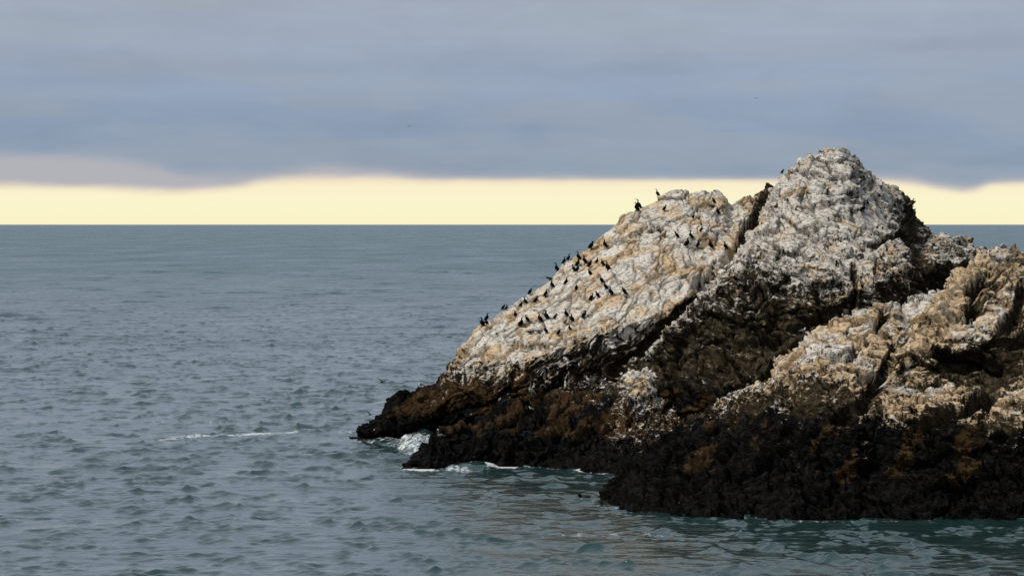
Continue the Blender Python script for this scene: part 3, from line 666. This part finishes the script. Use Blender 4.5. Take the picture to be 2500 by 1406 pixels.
# where the rock can be stood on: the nearest visible surface under a bearing and level
RX = 1250 + V[:, 0] / V[:, 1] * F; RY = HOR + (CH - V[:, 2]) / V[:, 1] * F; RD = V[:, 1]
def stand(px, py):
    for r in (2.0, 3.5, 6, 10, 16, 26):
        m = np.nonzero((np.abs(RX - px) < r) & (np.abs(RY - py) < r))[0]
        if len(m) >= 2:
            dm = RD[m].min()
            m2 = m[RD[m] < dm + 0.8]
            q = m2[np.argmin((RX[m2] - px) ** 2 + (RY[m2] - py) ** 2)]
            return V[q]
    return None
HGT = {'upright': .97, 'stretched': 1.0, 'hunched': .85, 'preening': .90, 'spreading': .97, 'crouched': .56, 'brown': .85, 'greybird': .56, 'gull': .65, 'darkgull': .65, 'restgull': .48, 'pelican': .98, 'pelican2': .96}
random.seed(4)
def put(kind, px, py, hp, face, label, group=None, name='cormorant', cat='cormorant', lean=0.0):
    p = stand(px, py)
    if p is None: print('NO STAND', px, py); return
    s = hp * 1.3 * p[1] / F / HGT[kind]
    if name == 'cormorant': s = min(max(s, 0.52), 0.95)
    o = bpy.data.objects.new(name, PROTO[kind]); COL.objects.link(o)
    o.location = (p[0], p[1] - 0.10, p[2] - 0.02)
    ang = {'L': 180, 'R': 0, 'F': -90, 'A': 90}[face] + random.uniform(-22, 22)
    o.rotation_euler = (R(random.uniform(-4, 4)), R(lean), R(ang))
    w_ = 1.7 if name == 'cormorant' else 1.15
    o.scale = (s * w_, s * w_, s)
    o['label'] = label; o['category'] = cat
    if group: o['group'] = group
SL = 'cormorants standing on the white slab'; KN = 'cormorants on the upper knoll'; SK = 'cormorants along the skyline edge'; PK = 'cormorants on the highest peak'
BIRDS = [
 # skyline of the left summit
 ('stretched', 1595, 479, 14, 'L', 'lone black cormorant with raised bill on the skyline left of the rounded summit', SK),
 ('stretched', 1559, 507, 19, 'L', 'tall slim cormorant against the yellow sky, upper bird of the skyline pair', SK),
 ('upright', 1554, 516, 17, 'L', 'cormorant facing left below the slim one, lower bird of the skyline pair', SK),
 # upper knoll
 ('hunched', 1622, 514, 11, 'R', 'small dark cormorant alone high on the left side of the rounded summit', KN),
 ('hunched', 1743, 497, 11, 'L', 'cormorant perched under the round knob at the right end of the summit', KN),
 ('greybird', 1736, 507, 8, 'L', 'dark grey bird lying flat just below the knob of the left summit', KN),
 ('upright', 1751, 523, 14, 'L', 'upright cormorant below and right of the flat grey bird under the knob', KN),
 ('preening', 1693, 534, 9, 'R', 'bent-over cormorant on the tan ledge between the knob and the row of four', KN),
 ('upright', 1712, 566, 11, 'R', 'upper bird of the stacked black pair in the middle of the upper knoll', KN),
 ('upright', 1716, 585, 19, 'L', 'larger lower bird of the stacked black pair in the middle of the upper knoll', KN),
 ('upright', 1687, 582, 15, 'L', 'cormorant directly left of the stacked pair on the upper knoll', KN),
 ('hunched', 1652, 581, 12, 'L', 'short hunched cormorant two places left of the stacked pair on the knoll', KN),
 ('brown', 1623, 580, 14, 'R', 'pale brown young cormorant resting left of the black birds on the knoll', KN),
 ('upright', 1677, 603, 18, 'R', 'leftmost and tallest cormorant of the lower row of four on the knoll', KN),
 ('upright', 1705, 605, 14, 'R', 'second cormorant from the left in the lower row of four on the knoll', KN),
 ('stretched', 1734, 607, 20, 'L', 'third cormorant from the left in the lower row of four on the knoll', KN),
 ('upright', 1771, 607, 15, 'L', 'rightmost cormorant of the knoll, beside the dark gully', KN),
 # skyline of the slab, going down left
 ('upright', 1476, 606, 17, 'L', 'cormorant in the brown notch a little below the sea horizon, right of its neighbour', SK),
 ('hunched', 1445, 607, 15, 'R', 'cormorant on the outer edge of the brown notch just below the sea horizon', SK),
 ('upright', 1383, 629, 13, 'R', 'upper bird of the two standing one above the other on the edge over the sea', SK),
 ('upright', 1377, 644, 14, 'R', 'lower bird of the two standing one above the other on the edge over the sea', SK),
 ('upright', 1356, 659, 17, 'L', 'cormorant with its back to the sea on the edge, next down from the stacked two', SK),
 ('crouched', 1337, 680, 8, 'L', 'only the dark head and shoulders of a bird showing over the slab edge', SK),
 ('hunched', 1293, 717, 12, 'R', 'hunched cormorant alone on the slab edge halfway down the slope', SK),
 ('upright', 1232, 742, 11, 'R', 'upper bird of the pair on the lower bend of the slab edge', SK),
 ('hunched', 1226, 752, 11, 'R', 'lower bird of the pair on the lower bend of the slab edge', SK),
 ('upright', 1188, 779, 16, 'R', 'upright cormorant on the outer corner where the slab edge turns steep', SK),
 ('spreading', 1177, 798, 19, 'L', 'cormorant holding its wings half open at the seaward corner of the slab', SK),
 ('hunched', 1188, 793, 11, 'L', 'small cormorant tucked beside the one with half-open wings', SK),
 # upper cluster on the slab
 ('upright', 1412, 634, 16, 'L', 'top bird of the dense black column in the upper slab cluster', SL),
 ('upright', 1411, 651, 16, 'R', 'middle bird of the dense black column in the upper slab cluster', SL),
 ('preening', 1401, 662, 13, 'L', 'preening cormorant at the lower left foot of the dense black column', SL),
 ('upright', 1410, 664, 15, 'R', 'bottom bird of the dense black column in the upper slab cluster', SL),
 ('upright', 1428, 644, 16, 'L', 'cormorant just right of the dense black column, leaning left', SL),
 ('hunched', 1440, 653, 14, 'R', 'hunched cormorant facing right between the dense column and the orange ledge', SL),
 ('upright', 1457, 643, 12, 'R', 'small cormorant highest above the orange ledge of the slab', SL),
 ('upright', 1470, 649, 14, 'L', 'cormorant at the left end of the orange ledge', SL),
 ('stretched', 1482, 660, 19, 'L', 'tall cormorant leaning back at the right end of the orange ledge', SL),
 ('preening', 1440, 674, 14, 'L', 'cormorant with turned head standing alone under the orange ledge', SL),
 # middle of the slab
 ('stretched', 1469, 691, 16, 'L', 'upper bird of the touching pair on the pale rib at mid slab', SL),
 ('stretched', 1477, 705, 15, 'L', 'lower bird of the touching pair on the pale rib at mid slab', SL),
 ('upright', 1491, 721, 17, 'L', 'cormorant leaning forward right below the touching pair', SL),
 ('preening', 1443, 733, 15, 'R', 'cormorant with its head bent round at the top of the rusty streak', SL),
 ('hunched', 1459, 728, 13, 'L', 'cormorant between the bent-headed bird and the leaning one', SL),
 ('hunched', 1524, 718, 14, 'L', 'round-backed cormorant farthest right of those on the slab below the knoll', SL),
 ('hunched', 1407, 710, 12, 'F', 'short cormorant seen from the back in the empty middle of the slab', SL),
 ('upright', 1382, 695, 15, 'R', 'solitary cormorant above the short back-turned one at mid slab', SL),
 ('upright', 1347, 702, 16, 'L', 'cormorant with pointed head just inside the slab edge, leaning left', SL),
 ('upright', 1333, 723, 14, 'R', 'upright cormorant right of the lone hunched bird of the slab edge', SL),
 ('preening', 1309, 740, 14, 'R', 'cormorant with its bill curved down right, on the tan step', SL),
 ('stretched', 1282, 742, 14, 'L', 'slim cormorant next to a crouching one on the tan step', SL),
 ('hunched', 1272, 749, 10, 'R', 'crouching cormorant at the left of the slim one on the tan step', SL),
 # lower rows
 ('upright', 1258, 776, 15, 'L', 'leftmost cormorant of the long lower row on the slab', SL),
 ('upright', 1273, 796, 18, 'R', 'tall cormorant set below the left part of the long lower row', SL),
 ('preening', 1287, 786, 14, 'L', 'small cormorant right of the tall one in the left part of the lower row', SL),
 ('stretched', 1317, 786, 18, 'L', 'slim cormorant left of the broadest bird in the lower row', SL),
 ('upright', 1333, 780, 20, 'L', 'broadest and tallest cormorant in the middle of the lower row', SL),
 ('hunched', 1355, 778, 11, 'R', 'small leaning cormorant right of the broadest bird in the lower row', SL),
 ('upright', 1382, 772, 16, 'L', 'cormorant with its head up, upper bird near the right end of the lower row', SL),
 ('upright', 1395, 787, 17, 'L', 'cormorant lower right of the head-up bird near the end of the row', SL),
 ('preening', 1425, 777, 15, 'R', 'cormorant with its bill held level to the right, last of the lower row', SL),
 ('brown', 1380, 790, 11, 'R', 'greyish brown young bird between the two cormorants near the row end', SL),
 ('upright', 1391, 806, 12, 'L', 'cormorant alone above the dark drip-streaked cliff edge', SL),
 ('hunched', 1365, 818, 12, 'R', 'lowest cormorant of the slab, leaning right near the dark overhang', SL),
 ('upright', 1332, 813, 14, 'L', 'cormorant with a pointed head in the bottom scatter of the slab', SL),
 ('crouched', 1295, 815, 8, 'R', 'crouched black cormorant, leftmost of the bottom scatter on the slab', SL),
 ('greybird', 1316, 812, 8, 'R', 'dark grey bird sitting between the crouched and the pointed-head cormorants', SL),
 # peak
 ('hunched', 1907, 421, 7, 'R', 'round black bird showing above the left shoulder of the highest peak', PK),
 ('upright', 2117, 505, 15, 'R', 'upper bird of the two on the right face of the highest peak', PK),
 ('hunched', 2106, 517, 14, 'R', 'lower bird of the two on the right face of the highest peak', PK),
 ('spreading', 2231, 503, 14, 'R', 'cormorant with half-spread wings on the steep right skyline of the peak', PK),
 ('upright', 2227, 523, 15, 'R', 'dark cormorant directly under the spread-winged one on the right skyline', PK),
]
for kd, px, py, hp, fc, lb, gr in BIRDS: put(kd, px, py, hp, fc, lb, gr)
GL = 'gulls standing on the rock'
for kd, px, py, hp, fc, lb in [
 ('darkgull', 1993, 366, 12, 'L', 'dark-backed white gull standing on the very top of the peak'),
 ('darkgull', 1027, 945, 11, 'L', 'dark-backed white-headed gull on the low black spur above the flying bird'),
 ('gull', 1045, 1046, 13, 'L', 'small white gull in the dark cleft above the white surge'),
 ('restgull', 1717, 619, 6, 'L', 'pale grey gull resting under the row of four cormorants on the knoll'),
 ('restgull', 1580, 676, 6, 'R', 'grey and white gull sitting alone on the bare white slope below the knoll'),
 ('gull', 1440, 936, 15, 'L', 'white-headed grey gull on the dark ledge left of the streaked block'),
 ('restgull', 1472, 932, 9, 'R', 'whitish gull resting on the dark ledge halfway to the streaked block'),
 ('gull', 1553, 933, 14, 'L', 'white-headed gull in front of the white streaked block'),
 ('restgull', 1722, 939, 9, 'L', 'pale gull sitting in the dark hollow right of the streaked block'),
 ('gull', 1961, 813, 12, 'R', 'small white gull upright on the left crest of the ochre mound'),
 ('restgull', 2116, 740, 8, 'L', 'bluish white gull sitting by the boulder behind the ochre mound'),
 ('gull', 2273, 678, 12, 'L', 'white gull in front of the dark right foot of the peak'),
 ('restgull', 909, 1056, 8, 'R', 'whitish gull low on the outermost black tip of the spur'),
 ('restgull', 1298, 1000, 7, 'L', 'tiny white gull in the dark rock below the standing pelican'),
 ]: put(kd, px, py, hp, fc, lb, GL, 'gull', 'gull')
put('pelican', 1297, 974, 33, 'L', 'tall long-necked brown pelican with pale belly standing on the black ledge', None, 'pelican', 'pelican')
put('pelican2', 1073, 1071, 20, 'L', 'brown pelican with upright white neck on the low rock beside the surge', None, 'pelican', 'pelican')
def fly(mesh, px, py, D, span, yaw, roll, pitch, label, name='flying_bird', cat='bird', group='birds in flight'):
    o = bpy.data.objects.new(name, mesh); COL.objects.link(o)
    o.location = ((px - 1250) / F * D, D, zat(py, D)); s = span * D / F
    o.rotation_euler = (R(roll), R(pitch), R(yaw)); o.scale = (s, s, s)
    o['label'] = label; o['category'] = cat; o['group'] = group
FB = flyer('glide', M_DRK, M_DRK); FU = flyer('up', M_DRK, M_DRK); FW = flyer('raised', M_WHT, M_WHT)
fly(FU, 933, 932, 225, 34, 50, 6, 0, 'dark bird gliding over the water left of the black spur, upper of two')
fly(FU, 903, 1012, 226, 30, 48, 14, 0, 'dark bird gliding close above the outermost rock tip, lower of two')
fly(FB, 999, 309, 520, 17, 70, -8, 0, 'dark speck of a bird high in the grey sky over the open sea')
fly(FB, 1846, 240, 560, 15, 110, 6, 0, 'faint bird in the sky above the dip left of the highest peak')
fly(FW, 1894, 879, 186, 26, 150, 10, 0, 'white gull flying with raised wings in front of the dark hollow', 'gull', 'gull')
